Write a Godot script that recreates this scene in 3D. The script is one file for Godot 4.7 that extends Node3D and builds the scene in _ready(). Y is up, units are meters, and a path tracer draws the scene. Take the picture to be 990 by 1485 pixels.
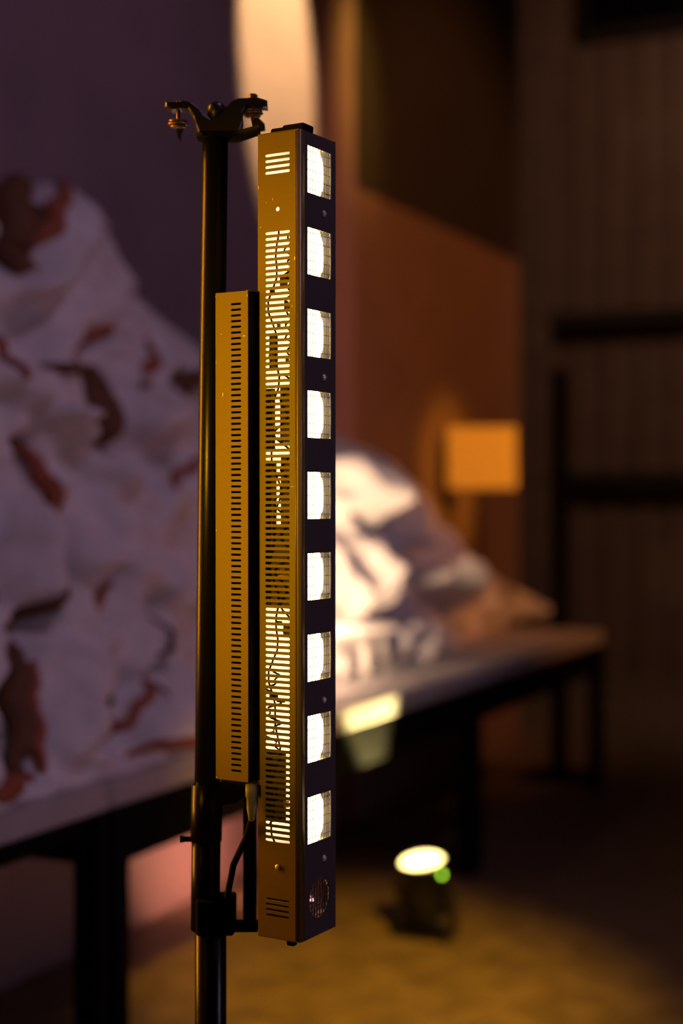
extends Node3D
# A vertical blinder light bar on a stand, in front of a long pale relief on tables along a partition, in a dark hall.
# Room frame: x runs along the partition away from the camera, y is up, z runs from the partition into the hall.

const FOCAL := 2180.0          # pixels, for an image of 990 x 1485
const EYE := 1.35
const TOP := 0.737            # height of the table tops
var room := Transform3D(Basis(Vector3(0.4158, 0, -0.9095), Vector3.UP, Vector3(0.9095, 0, 0.4158)), Vector3(-0.935, 0, -4.12))
var M := {}
var rng := RandomNumberGenerator.new()

# ------------------------------------------------------------------ helpers
func numbered(parent: Node, called: String) -> String:
	if parent.get_node_or_null(NodePath(called)) == null:
		return called
	var k := 1
	while parent.get_node_or_null(NodePath("%s_%03d" % [called, k])) != null:
		k += 1
	return "%s_%03d" % [called, k]

func tag(o: Node, label: String, category: String, group := "") -> void:
	o.set_meta("label", label)
	o.set_meta("category", category)
	if group:
		o.set_meta("group", group)

func thing(called: String, label: String, category: String, xf := Transform3D(), group := "") -> Node3D:
	var o := Node3D.new()
	o.name = numbered(self, called)
	add_child(o, true)
	o.transform = xf
	tag(o, label, category, group)
	return o

func begin(smooth := false) -> SurfaceTool:
	var st := SurfaceTool.new()
	st.begin(Mesh.PRIMITIVE_TRIANGLES)
	st.set_smooth_group(0 if smooth else -1)
	return st

func mesh_of(st: SurfaceTool) -> ArrayMesh:
	st.generate_normals()
	return st.commit()

func put_mesh(called: String, mesh: Mesh, mat: Material, parent: Node = self, xf := Transform3D()) -> MeshInstance3D:
	var o := MeshInstance3D.new()
	o.name = numbered(parent, called)
	o.mesh = mesh
	o.material_override = mat
	o.transform = xf
	o.cast_shadow = GeometryInstance3D.SHADOW_CASTING_SETTING_DOUBLE_SIDED
	parent.add_child(o, true)
	return o

func build(called: String, st: SurfaceTool, mat: Material, parent: Node = self, xf := Transform3D()) -> MeshInstance3D:
	return put_mesh(called, mesh_of(st), mat, parent, xf)

func structure(o: Node, label := "") -> Node:
	o.set_meta("kind", "structure")
	if label:
		o.set_meta("label", label)
	return o

func tri(st: SurfaceTool, a: Vector3, b: Vector3, c: Vector3) -> void:   # given counter-clockwise from outside
	st.add_vertex(a); st.add_vertex(c); st.add_vertex(b)

func quad(st: SurfaceTool, a: Vector3, b: Vector3, c: Vector3, d: Vector3) -> void:
	tri(st, a, b, c); tri(st, a, c, d)

func add_box(st: SurfaceTool, lo: Vector3, hi: Vector3, bevel := 0.0, xf := Transform3D()) -> void:
	var c := (lo + hi) / 2.0
	var h := (hi - lo) / 2.0
	var b: float = minf(bevel, minf(h.x, minf(h.y, h.z)) * 0.9)
	var v := func(s: Vector3, axis: int) -> Vector3:
		var e := h - Vector3(b, b, b)
		e[axis] = h[axis]
		return xf * (c + s * e)
	for axis in 3:
		var i := (axis + 1) % 3
		var j := (axis + 2) % 3
		for s in [-1.0, 1.0]:
			var p: Array[Vector3] = []
			for q in [[-1.0, -1.0], [1.0, -1.0], [1.0, 1.0], [-1.0, 1.0]]:
				var sg := Vector3.ZERO
				sg[axis] = s; sg[i] = q[0]; sg[j] = q[1]
				p.append(v.call(sg, axis))
			if s > 0: quad(st, p[0], p[1], p[2], p[3])
			else: quad(st, p[3], p[2], p[1], p[0])
	if b <= 0.0:
		return
	for axis in 3:                                            # the twelve chamfers
		var i := (axis + 1) % 3
		var j := (axis + 2) % 3
		for si in [-1.0, 1.0]:
			for sj in [-1.0, 1.0]:
				var s0 := Vector3.ZERO
				s0[i] = si; s0[j] = sj
				var s1 := s0
				s0[axis] = -1.0; s1[axis] = 1.0
				var a: Vector3 = v.call(s0, i)
				var bb: Vector3 = v.call(s1, i)
				var cc: Vector3 = v.call(s1, j)
				var dd: Vector3 = v.call(s0, j)
				if si * sj < 0: quad(st, a, bb, cc, dd)
				else: quad(st, dd, cc, bb, a)
	for sx in [-1.0, 1.0]:
		for sy in [-1.0, 1.0]:
			for sz in [-1.0, 1.0]:
				var s := Vector3(sx, sy, sz)
				if sx * sy * sz > 0: tri(st, v.call(s, 0), v.call(s, 1), v.call(s, 2))
				else: tri(st, v.call(s, 2), v.call(s, 1), v.call(s, 0))

func box(called: String, lo: Vector3, hi: Vector3, bevel: float, mat: Material, parent: Node = self, xf := Transform3D()) -> MeshInstance3D:
	var st := begin()
	add_box(st, lo, hi, bevel)
	return build(called, st, mat, parent, xf)

func add_lathe(st: SurfaceTool, prof: PackedVector2Array, segs: int, xf := Transform3D()) -> void:
	for k in prof.size() - 1:
		for s in segs:
			var a0 := TAU * s / segs
			var a1 := TAU * (s + 1) / segs
			var p := func(q: Vector2, a: float) -> Vector3: return xf * Vector3(q.x * cos(a), q.y, q.x * sin(a))
			var a: Vector3 = p.call(prof[k], a0)
			var b: Vector3 = p.call(prof[k], a1)
			var c: Vector3 = p.call(prof[k + 1], a1)
			var d: Vector3 = p.call(prof[k + 1], a0)
			if prof[k].x > 1e-6: tri(st, a, c, b)
			if prof[k + 1].x > 1e-6: tri(st, a, d, c)

func add_tube(st: SurfaceTool, pts: Array, radii: Array, segs: int, flat := 1.0, closed := true) -> void:
	var n := pts.size()
	var rings: Array = []
	var side := Vector3.ZERO
	for k in n:
		var t: Vector3 = (pts[mini(k + 1, n - 1)] - pts[maxi(k - 1, 0)]).normalized()
		if k == 0:
			side = t.cross(Vector3.UP if absf(t.y) < 0.9 else Vector3.RIGHT).normalized()
		side = (side - t * side.dot(t)).normalized()
		var up := t.cross(side)
		var ring: Array = []
		var r: float = radii[mini(k, radii.size() - 1)]
		for s in segs:
			var a := TAU * s / segs
			ring.append(pts[k] + side * cos(a) * r + up * sin(a) * r * flat)
		rings.append(ring)
	for k in n - 1:
		for s in segs:
			var s1 := (s + 1) % segs
			quad(st, rings[k][s], rings[k][s1], rings[k + 1][s1], rings[k + 1][s])
	if closed:
		for s in segs:
			var s1 := (s + 1) % segs
			tri(st, pts[0], rings[0][s1], rings[0][s])
			tri(st, pts[n - 1], rings[n - 1][s], rings[n - 1][s1])

func add_extruded(st: SurfaceTool, poly: PackedVector2Array, z0: float, z1: float, xf := Transform3D(), bevel := 0.0) -> void:
	if Geometry2D.is_polygon_clockwise(poly):
		poly.reverse()
	var inner := poly
	if bevel > 0.0:
		var got := Geometry2D.offset_polygon(poly, -bevel, Geometry2D.JOIN_MITER)
		if got.size() == 1 and got[0].size() == poly.size():
			inner = got[0]
			if Geometry2D.is_polygon_clockwise(inner): inner.reverse()
			var best := 0                                  # the offset may start at another corner
			for k in inner.size():
				if inner[k].distance_to(poly[0]) < inner[best].distance_to(poly[0]): best = k
			var turned := PackedVector2Array()
			for k in inner.size(): turned.append(inner[(k + best) % inner.size()])
			inner = turned
		else:
			bevel = 0.0
	var n := poly.size()
	var q := func(p: Vector2, z: float) -> Vector3: return xf * Vector3(p.x, p.y, z)
	for k in n:
		var l := (k + 1) % n
		quad(st, q.call(poly[k], z0 + bevel), q.call(poly[l], z0 + bevel), q.call(poly[l], z1 - bevel), q.call(poly[k], z1 - bevel))
		if bevel > 0.0:
			quad(st, q.call(poly[k], z1 - bevel), q.call(poly[l], z1 - bevel), q.call(inner[l], z1), q.call(inner[k], z1))
			quad(st, q.call(inner[k], z0), q.call(inner[l], z0), q.call(poly[l], z0 + bevel), q.call(poly[k], z0 + bevel))
	var t := Geometry2D.triangulate_polygon(inner)
	for k in range(0, t.size(), 3):
		tri(st, q.call(inner[t[k]], z1), q.call(inner[t[k + 1]], z1), q.call(inner[t[k + 2]], z1))
		tri(st, q.call(inner[t[k]], z0), q.call(inner[t[k + 2]], z0), q.call(inner[t[k + 1]], z0))

# A sheet in the x-y plane, front at z = 0, thickness th, with holes [x0, x1, centre y, height, square]; the others have round ends.
func add_sheet(st: SurfaceTool, x0: float, x1: float, y0: float, y1: float, th: float, holes: Array, arc := 4) -> void:
	holes.sort_custom(func(a, b): return a[2] < b[2])
	var y := y0
	var plate := func(xa: float, xb: float, ya: float, yb: float) -> void:
		quad(st, Vector3(xa, ya, 0), Vector3(xb, ya, 0), Vector3(xb, yb, 0), Vector3(xa, yb, 0))
		quad(st, Vector3(xa, yb, -th), Vector3(xb, yb, -th), Vector3(xb, ya, -th), Vector3(xa, ya, -th))
	var wall := func(a: Vector2, b: Vector2) -> void:
		quad(st, Vector3(a.x, a.y, -th), Vector3(b.x, b.y, -th), Vector3(b.x, b.y, 0), Vector3(a.x, a.y, 0))
	for h in holes:
		var r: float = h[3] / 2.0
		plate.call(x0, x1, y, h[2] - r)
		y = h[2] + r
		if h.size() > 4 and h[4]:
			plate.call(x0, h[0], h[2] - r, y)
			plate.call(h[1], x1, h[2] - r, y)
			wall.call(Vector2(h[0], h[2] - r), Vector2(h[0], y)); wall.call(Vector2(h[1], y), Vector2(h[1], h[2] - r))
			wall.call(Vector2(h[1], h[2] - r), Vector2(h[0], h[2] - r)); wall.call(Vector2(h[0], y), Vector2(h[1], y))
			continue
		for k in arc:
			var a := -PI / 2 + PI * k / arc
			var b := -PI / 2 + PI * (k + 1) / arc
			var la := Vector2(h[0] + r - r * cos(a), h[2] + r * sin(a))
			var lb := Vector2(h[0] + r - r * cos(b), h[2] + r * sin(b))
			var ra := Vector2(h[1] - r + r * cos(a), la.y)
			var rb := Vector2(h[1] - r + r * cos(b), lb.y)
			for z in [0.0, -th]:
				quad(st, Vector3(x0, la.y, z), Vector3(la.x, la.y, z), Vector3(lb.x, lb.y, z), Vector3(x0, lb.y, z))
				quad(st, Vector3(ra.x, ra.y, z), Vector3(x1, ra.y, z), Vector3(x1, rb.y, z), Vector3(rb.x, rb.y, z))
			wall.call(la, lb); wall.call(rb, ra)
		if h[1] - h[0] > h[3] + 1e-5:
			wall.call(Vector2(h[1] - r, h[2] - r), Vector2(h[0] + r, h[2] - r)); wall.call(Vector2(h[0] + r, y), Vector2(h[1] - r, y))
	plate.call(x0, x1, y, y1)
	wall.call(Vector2(x0, y1), Vector2(x0, y0)); wall.call(Vector2(x1, y0), Vector2(x1, y1))
	wall.call(Vector2(x0, y0), Vector2(x1, y0)); wall.call(Vector2(x1, y1), Vector2(x0, y1))

func paint(srgb: Color, rough: float, metal := 0.0, extra := {}) -> StandardMaterial3D:
	var m := StandardMaterial3D.new()
	m.albedo_color = srgb
	m.roughness = rough
	m.metallic = metal
	for k in extra: m.set(k, extra[k])
	return m

func glow(c: Color, strength: float) -> StandardMaterial3D:
	var m := paint(Color(0.9, 0.88, 0.8), 0.5)
	m.emission_enabled = true
	m.emission = c
	m.emission_energy_multiplier = strength
	return m

func noise_map(freq: float, dark: Color, light: Color, size := 512, octaves := 4, seed_at := 1) -> NoiseTexture2D:
	var f := FastNoiseLite.new()
	f.seed = seed_at
	f.frequency = freq
	f.fractal_octaves = octaves
	var g := Gradient.new()
	g.set_color(0, dark); g.set_color(1, light)
	var t := NoiseTexture2D.new()
	t.width = size; t.height = size; t.seamless = true; t.noise = f; t.color_ramp = g
	return t

func surfaced(dark: Color, light: Color, rough: float, tile: float, freq: float, bump: float, seed_at: int) -> StandardMaterial3D:
	var m := paint(Color.WHITE, rough)
	m.albedo_texture = noise_map(freq, dark, light, 512, 5, seed_at)
	m.uv1_triplanar = true; m.uv1_world_triplanar = true
	m.uv1_scale = Vector3.ONE / tile
	if bump > 0.0:
		m.heightmap_enabled = true
		m.heightmap_scale = bump
		m.heightmap_texture = noise_map(freq * 2.0, Color.BLACK, Color.WHITE, 512, 4, seed_at + 50)
	return m

# what the camera sees at pixel (x, y) in the plane z = w of the room frame, in room coordinates
func spot_at(x: float, y: float, w: float) -> Vector3:
	var p := room * Vector3(0, 0, w)
	var k := (x - 495.0) / FOCAL
	var t := (-p.z * k - p.x) / (0.4158 - 0.9095 * k)
	var d := -p.z + 0.9095 * t
	return Vector3(t, EYE - (y - 725.0) / FOCAL * d, w)

func seen_at(x: float, y: float, d: float) -> Vector3:
	return Vector3((x - 495.0) / FOCAL * d, EYE - (y - 725.0) / FOCAL * d, -d)

# ------------------------------------------------------------------ the scene
func _ready() -> void:
	rng.seed = 7
	camera_and_air()
	materials()
	hall()
	tables()
	relief()
	light_bar()
	power_box()
	light_stand()
	small_things()
	stage_lights()

func camera_and_air() -> void:
	var cam := Camera3D.new()
	cam.name = "camera"
	cam.position = Vector3(0, EYE, 0)
	cam.rotation_degrees.x = -0.46
	cam.keep_aspect = Camera3D.KEEP_HEIGHT
	cam.near = 0.05; cam.far = 100.0
	var at := CameraAttributesPhysical.new()
	at.frustum_focal_length = 35.23
	at.frustum_focus_distance = 1.855
	at.exposure_aperture = 1.04
	cam.attributes = at
	cam.fov = 37.62
	add_child(cam)
	cam.current = true
	var e := Environment.new()
	e.background_mode = Environment.BG_COLOR
	e.background_color = Color(0, 0, 0)
	e.tonemap_mode = Environment.TONE_MAPPER_LINEAR
	e.tonemap_exposure = 1.0
	e.sdfgi_enabled = true; e.ssao_enabled = true; e.ssil_enabled = true
	var we := WorldEnvironment.new()
	we.name = "hall_air"
	we.environment = e
	add_child(we)

func stage_lights() -> void:
	# what is seen or hidden behind the bar
	par_can("floor_spotlight", "black spotlight can on the floor, lens glowing upward, green lamp on its side", room.affine_inverse() * Vector3(0.262, 0, -4.64), Vector3(-0.22, 1.0, -0.06), 0.072, 0.19, Color(1.0, 0.9, 0.56), 6.5, 26.0, true)
	par_can("table_spotlight", "black spotlight can standing on the table behind the light bar", Vector3(0.55, TOP, 0.62), Vector3(0.85, 0.15, -0.34), 0.06, 0.16, Color(1.0, 0.82, 0.64), 2.0, 38.0, false)
	par_can("added_low_spotlight", "added spotlight can hidden under the tables, for spill light on the partition", Vector3(1.01, 0, 0.42), Vector3(0.12, 0.22, -1.0), 0.06, 0.16, Color(1.0, 0.66, 0.5), 0.24, 64.0, false)  # added lamp standing in for spill from the floor spotlight
	# unseen lamps outside the frame; those labelled added are fill lights
	hung_can("lavender flood hanging high in front of the near tables", Vector3(-1.3, 4.8, 3.2), Vector3(-0.4, 1.7, 0.0), Color(0.96, 0.79, 1.0), 1.75, 38.0)
	hung_can("added lavender flood, unseen, hanging low across the hall to fill under the tables", Vector3(-1.4, 1.4, 5.2), Vector3(-0.2, 1.0, 0.0), Color(0.86, 0.82, 1.0), 1.2, 31.0)  # added fill reaching the wall under the tables
	hung_can("amber spotlight hanging near the tables, aimed at the light bar", Vector3(-3.6, 1.5, 1.2), bar_spot(), Color(1.0, 0.71, 0.06), 5.8, 14.8, 1.0)
	hung_can("amber spotlight hanging across the hall, aimed at the floor in front of the tables", Vector3(-2.2, 3.2, 3.2), Vector3(0.42, 0, 0.98), Color(1.0, 0.74, 0.05), 56.0, 10.5, 1.0)
	hung_can("orange spotlight hanging on the right, aimed at the far partition", Vector3(2.2, 4.6, 4.8), Vector3(3.6, 2.1, 0), Color(1.0, 0.60, 0.32), 13.0, 21.0)
	hung_can("added narrow amber spotlight, unseen, to brighten the square notice board", Vector3(1.6, 3.4, 4.5), spot_at(702, 664, 0.21), Color(1.0, 0.65, 0.15), 24.0, 4.6, 0.6)  # added lamp that brightens the notice board
	hung_can("cream spotlight hanging close to the partition, throwing the bright beam on it", Vector3(1.5, 4.5, 0.8), Vector3(1.66, 3.15, 0), Color(1.0, 0.86, 0.55), 25.0, 11.3, 0.35, 0.02)
	hung_can("gold spotlight hanging close to the partition, beside the bright beam", Vector3(2.2, 4.5, 0.9), Vector3(2.42, 3.1, 0), Color(1.0, 0.75, 0.3), 5.0, 10.0, 0.9)
	hung_can("added dim red fill, unseen, to tint the recesses at the tall end of the relief", Vector3(2.6, 0.9, 5.0), Vector3(-0.3, 1.2, 0.3), Color(1.0, 0.56, 0.42), 1.5, 13.0, 0.8)  # added fill that reddens the relief's recesses
	hung_can("added dim warm fill light, unseen, to lift the far wall of the hall", Vector3(4.0, 5.6, 3.0), Vector3(7.9, 2.9, 2.0), Color(1.0, 0.77, 0.64), 7.5, 58.0, 0.8)  # added fill that lifts the far wall out of black
	# added tall amber light panel left of the frame, for the pole's highlight
	var t := thing("added_rim_panel", "added tall amber light panel, unseen, for the bright line along the stand pole", "lamp", room * Transform3D(Basis(Vector3.UP, -0.34), Vector3(-1.8, TOP, 0.42)))
	box("back_plate", Vector3(-0.11, 0, -0.03), Vector3(0.11, 1.94, -0.002), 0.004, M.black, t)
	box("glowing_panel", Vector3(-0.1, 0.02, -0.002), Vector3(0.1, 1.92, 0.0), 0.0, glow(Color(1.0, 0.7, 0.15), 2.0), t)
	var l := AreaLight3D.new()
	l.name = "rim_light"
	l.area_size = Vector2(0.2, 1.9)
	l.light_color = Color(1.0, 0.62, 0.1)
	l.light_energy = 6.5
	l.area_normalize_energy = true
	l.area_range = 12.0
	l.area_attenuation = 2.0
	l.shadow_enabled = true
	t.add_child(l, true)
	l.transform = Transform3D(Basis.looking_at(Vector3(0, 0, 1), Vector3.UP), Vector3(0, 0.97, 0.012))

func bar_spot() -> Vector3:
	return room.affine_inverse() * Vector3(-0.09, 1.42, -1.86)

# a spotlight can: base at `at` (room frame), beam along `aim`
func par_can(called: String, label: String, at: Vector3, aim: Vector3, r: float, tall: float, c: Color, energy: float, half_angle: float, led: bool) -> Node3D:
	var t := thing(called, label, "spotlight", room * Transform3D(Basis(), at))
	var axis := aim.normalized()
	var side := axis.cross(Vector3(0, 0, 1)).normalized()
	var b := Basis(side, axis, side.cross(axis))
	var pivot := Vector3(0, tall * 0.72, 0)
	var xf := Transform3D(b, pivot - axis * tall * 0.42)
	var st := begin(true)
	add_lathe(st, PackedVector2Array([Vector2(0, 0), Vector2(r * 0.55, 0), Vector2(r * 0.72, tall * 0.05), Vector2(r * 0.78, tall * 0.2), Vector2(r * 0.98, tall * 0.3), Vector2(r * 0.98, tall * 0.92), Vector2(r * 1.06, tall * 0.93), Vector2(r * 1.06, tall), Vector2(r * 0.94, tall), Vector2(r * 0.92, tall * 0.955), Vector2(0, tall * 0.955)]), 32)
	build("can", st, M.black, t, xf)
	st = begin(true)
	add_lathe(st, PackedVector2Array([Vector2(r * 0.9, tall * 0.96), Vector2(r * 0.6, tall * 0.985), Vector2(r * 0.3, tall), Vector2(0, tall * 1.003)]), 32)
	build("lens", st, glow(c, 7.0), t, xf)
	st = begin()
	for k in 7:                                                # cooling ribs round the back of the can
		var y := tall * (0.06 + 0.02 * k)
		add_lathe(st, PackedVector2Array([Vector2(r * 0.7, y), Vector2(r * 0.86, y), Vector2(r * 0.86, y + tall * 0.008), Vector2(r * 0.7, y + tall * 0.008)]), 24, Transform3D())
	build("cooling_fins", st, M.black, t, xf)
	# the yoke doubles as a floor stand: two straps from the pivots down to two feet
	for s in [-1.0, 1.0]:
		st = begin()
		add_extruded(st, PackedVector2Array([Vector2(-0.012, tall * 0.8), Vector2(0.012, tall * 0.8), Vector2(0.05, 0.006), Vector2(0.05, 0), Vector2(-0.05, 0), Vector2(-0.05, 0.006)]), -0.002, 0.002, Transform3D(Basis(), Vector3(0, 0, s * (r * 1.2))))
		build("yoke_arm", st, M.black, t)
		st = begin(true)
		add_lathe(st, PackedVector2Array([Vector2(0, 0), Vector2(0.014, 0), Vector2(0.014, 0.02), Vector2(0, 0.02)]), 12, Transform3D(Basis(Vector3.RIGHT, s * PI / 2), Vector3(0, tall * 0.72, s * r * 1.2)))
		build("pivot_knob", st, M.black, t)
	box("foot_plate", Vector3(-0.05, 0, -r * 1.2), Vector3(0.05, 0.004, r * 1.2), 0.0, M.black, t)
	if led:
		st = begin(true)
		add_lathe(st, PackedVector2Array([Vector2(0.007, 0), Vector2(0.006, 0.004), Vector2(0, 0.006)]), 12)
		var p: Vector3 = room.basis.inverse() * Vector3(0.8, 0, 0.75).normalized()
		var yb := Basis(p.cross(Vector3.UP).normalized(), p, p.cross(Vector3.UP).normalized().cross(p))
		build("status_led", st, glow(Color(0.62, 0.95, 0.2), 6.0), t, Transform3D(yb, xf * Vector3(0, tall * 0.8, 0) + p * r * 1.02))
	var l := SpotLight3D.new()
	l.name = "beam"
	l.light_color = c
	l.light_energy = energy
	l.light_size = 0.02
	l.spot_range = 20.0
	l.spot_angle = half_angle
	l.spot_angle_attenuation = 0.35
	l.spot_attenuation = 2.0
	l.shadow_enabled = true
	t.add_child(l)
	l.transform = Transform3D(Basis.looking_at(axis, Vector3(0, 0, 1)), xf * Vector3(0, tall * 1.06, 0))
	return t

# a can hung from the ceiling on a thin rod; places in the room frame
func hung_can(label: String, at: Vector3, target: Vector3, c: Color, energy: float, half_angle: float, soft := 0.6, size := 0.08) -> void:
	var t := thing("hanging_spotlight", label, "spotlight", room * Transform3D(Basis(), at))
	var axis := (target - at).normalized()
	var side := axis.cross(Vector3.UP).normalized()
	var xf := Transform3D(Basis(side, axis, side.cross(axis)), -axis * 0.2)
	var st := begin(true)
	add_lathe(st, PackedVector2Array([Vector2(0, -0.12), Vector2(0.07, -0.12), Vector2(0.1, -0.05), Vector2(0.1, 0.16), Vector2(0.09, 0.16), Vector2(0.09, 0.13), Vector2(0, 0.13)]), 24)
	build("can", st, M.black, t, xf)
	st = begin(true)
	add_lathe(st, PackedVector2Array([Vector2(0.088, 0.135), Vector2(0, 0.145)]), 24)
	build("lens", st, glow(c, 4.0), t, xf)
	st = begin(true)
	add_tube(st, [xf.origin, Vector3(xf.origin.x, 6.5 - at.y, xf.origin.z)], [0.015], 10)
	build("hanging_rod", st, M.black, t)
	var l := SpotLight3D.new()
	l.name = "beam"
	l.light_color = c
	l.light_energy = energy
	l.light_size = size
	l.spot_range = 25.0
	l.spot_angle = half_angle
	l.spot_angle_attenuation = soft
	l.spot_attenuation = 2.0
	l.shadow_enabled = true
	t.add_child(l)
	l.transform = Transform3D(Basis.looking_at(axis, Vector3.UP), Vector3.ZERO)

func materials() -> void:
	M.black = paint(Color(0.06, 0.06, 0.065), 0.38)
	M.matte_black = paint(Color(0.045, 0.042, 0.04), 0.85, 0.0, {"metallic_specular": 0.15})
	M.apron = paint(Color(0.12, 0.115, 0.11), 0.8, 0.0, {"metallic_specular": 0.2})
	M.pole = paint(Color(0.05, 0.05, 0.055), 0.27, 0.0, {"metallic_specular": 0.25})
	M.screw = paint(Color(0.86, 0.83, 0.78), 0.3, 0.35)
	M.dish = paint(Color(0.86, 0.68, 0.5), 0.3, 0.5)
	M.trim = paint(Color(0.36, 0.31, 0.17), 0.3)
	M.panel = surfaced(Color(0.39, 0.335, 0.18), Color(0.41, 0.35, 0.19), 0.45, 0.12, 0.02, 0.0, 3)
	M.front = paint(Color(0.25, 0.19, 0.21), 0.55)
	M.steel = paint(Color(0.62, 0.6, 0.56), 0.28, 0.9)
	M.brass = paint(Color(0.45, 0.36, 0.22), 0.35, 0.8)
	M.chip = paint(Color(0.85, 0.83, 0.78), 0.4, 0.3)
	M.lining = paint(Color(0.88, 0.86, 0.8), 0.5)
	M.reflector = paint(Color(0.8, 0.74, 0.56), 0.35, 0.3)
	M.lamp = glow(Color(1.0, 0.92, 0.74), 7.0)
	M.rubber = paint(Color(0.045, 0.043, 0.043), 0.8, 0.0, {"metallic_specular": 0.15})
	M.plug = paint(Color(0.45, 0.46, 0.42), 0.5)
	M.plaster = surfaced(Color(0.78, 0.76, 0.77), Color(0.92, 0.90, 0.90), 0.8, 0.6, 0.012, 0.2, 11)
	M.brown = surfaced(Color(0.34, 0.22, 0.13), Color(0.44, 0.29, 0.18), 0.75, 0.3, 0.015, 0.2, 12)  # shade inside the relief's hollows, put into a colour
	M.rust = surfaced(Color(0.54, 0.29, 0.19), Color(0.66, 0.36, 0.24), 0.75, 0.3, 0.015, 0.2, 22)  # orange light on the rims of the hollows, put into a colour
	M.wall = surfaced(Color(0.50, 0.41, 0.44), Color(0.57, 0.47, 0.50), 0.7, 2.0, 0.01, 0.0, 13)
	M.flat_panel = surfaced(Color(0.42, 0.33, 0.29), Color(0.47, 0.37, 0.32), 0.7, 2.0, 0.01, 0.0, 14)
	M.dark_panel = surfaced(Color(0.11, 0.09, 0.08), Color(0.14, 0.11, 0.09), 0.8, 1.5, 0.01, 0.0, 15)
	M.far_wall = surfaced(Color(0.36, 0.29, 0.25), Color(0.46, 0.37, 0.31), 0.8, 1.6, 0.012, 0.0, 16)
	M.girt = paint(Color(0.12, 0.09, 0.08), 0.7)
	M.floor = surfaced(Color(0.30, 0.25, 0.20), Color(0.44, 0.37, 0.30), 0.5, 1.1, 0.012, 0.3, 17)
	M.ceiling = surfaced(Color(0.16, 0.15, 0.15), Color(0.2, 0.19, 0.18), 0.9, 2.0, 0.01, 0.0, 18)
	M.board = surfaced(Color(0.62, 0.60, 0.62), Color(0.70, 0.68, 0.69), 0.5, 0.8, 0.01, 0.0, 19)
	M.paper = paint(Color(0.88, 0.77, 0.52), 0.8)
	M.glass = paint(Color(0.05, 0.05, 0.06), 0.1)

# ------------------------------------------------------------------ the setting
func hall() -> void:
	structure(box("floor", Vector3(-6.2, -0.2, -3.0), Vector3(9.0, 0, 7.4), 0.0, M.floor, self, room), "brown concrete floor with an amber pool of light")
	structure(box("ceiling", Vector3(-6.2, 6.5, -3.0), Vector3(9.0, 6.7, 7.4), 0.0, M.ceiling, self, room))
	structure(box("wall_front", Vector3(-6.0, 0, -3.0), Vector3(-5.8, 6.5, 7.4), 0.0, M.far_wall, self, room))
	structure(box("wall_right", Vector3(-6.0, 0, 7.0), Vector3(8.4, 6.5, 7.2), 0.0, M.far_wall, self, room))
	structure(box("wall_left", Vector3(-6.0, 0, -2.9), Vector3(8.4, 6.5, -2.7), 0.0, M.far_wall, self, room))
	# the partition behind the tables: a tall mauve part, then a lower rust part with a dark part above
	var part := Node3D.new()
	part.name = "wall_partition"
	part.transform = room
	add_child(part)
	structure(part, "mauve and rust partition behind the tables")
	var edge := spot_at(515, 725, 0).x
	var far := spot_at(753, 725, 0).x
	box("panel", Vector3(-5.8, 0, -0.1), Vector3(edge - 0.002, 4.9, 0), 0.003, M.wall, part).set_meta("label", "tall mauve panel with a gold beam of light on it")
	box("panel", Vector3(edge, 0, -0.1), Vector3(far, 2.66, 0), 0.003, M.flat_panel, part).set_meta("label", "lower rust-coloured panel")
	box("panel", Vector3(edge, 2.662, -0.1), Vector3(far, 4.9, -0.006), 0.003, M.dark_panel, part).set_meta("label", "dark upper part above the rust-coloured panel")
	for s in [[548, 316], [548, 428]]:
		var p := spot_at(s[0], s[1], 0)
		var st := begin(true)
		add_lathe(st, PackedVector2Array([Vector2(0.012, 0), Vector2(0.01, 0.006), Vector2(0, 0.009)]), 12, Transform3D(Basis(Vector3.RIGHT, PI / 2), p))
		build("screw", st, M.steel, part)
	# the far wall: sheet metal with a shallow rib every 0.25 m, and dark girts across it
	var back := Node3D.new()
	back.name = "wall_back"
	back.transform = room
	add_child(back)
	structure(back, "dark ribbed metal wall at the far end")
	var poly := PackedVector2Array([Vector2(-2.8, -0.2)])
	var z := -2.8
	while z < 7.2:
		for q in [[0.0, 0.0], [0.16, 0.0], [0.185, 0.025], [0.225, 0.025]]:
			poly.append(Vector2(minf(z + q[0], 7.2), q[1]))
		z += 0.25
	poly.append(Vector2(7.2, -0.2))
	var st := begin()
	add_extruded(st, poly, 0.0, 6.5, Transform3D(Basis(Vector3(0, 0, 1), Vector3(-1, 0, 0), Vector3(0, 1, 0)), Vector3(7.95, 0, 0)))
	build("ribbed_sheet", st, M.far_wall, back)
	for y in [1.51, 2.72]:
		box("girt", Vector3(7.78, y - 0.055, -2.7), Vector3(7.92, y + 0.055, 7.0), 0.005, M.girt, back)
	# the high dark window at the upper right
	var win := Node3D.new()
	win.name = "window_1"
	win.transform = room
	add_child(win)
	structure(win, "dark high window above the far wall")
	box("window_frame", Vector3(7.84, 4.85, -0.55), Vector3(7.92, 6.4, 3.6), 0.004, M.girt, win)
	for k in 4:
		var z0 := -0.5 + k * 1.02
		box("pane", Vector3(7.832, 4.92, z0), Vector3(7.845, 6.34, z0 + 0.94), 0.0, M.glass, win)
	structure(box("trim_1", Vector3(7.72, 0, -1.02), Vector3(7.92, 6.5, -0.78), 0.01, M.far_wall, self, room), "upright at the far wall")

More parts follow.
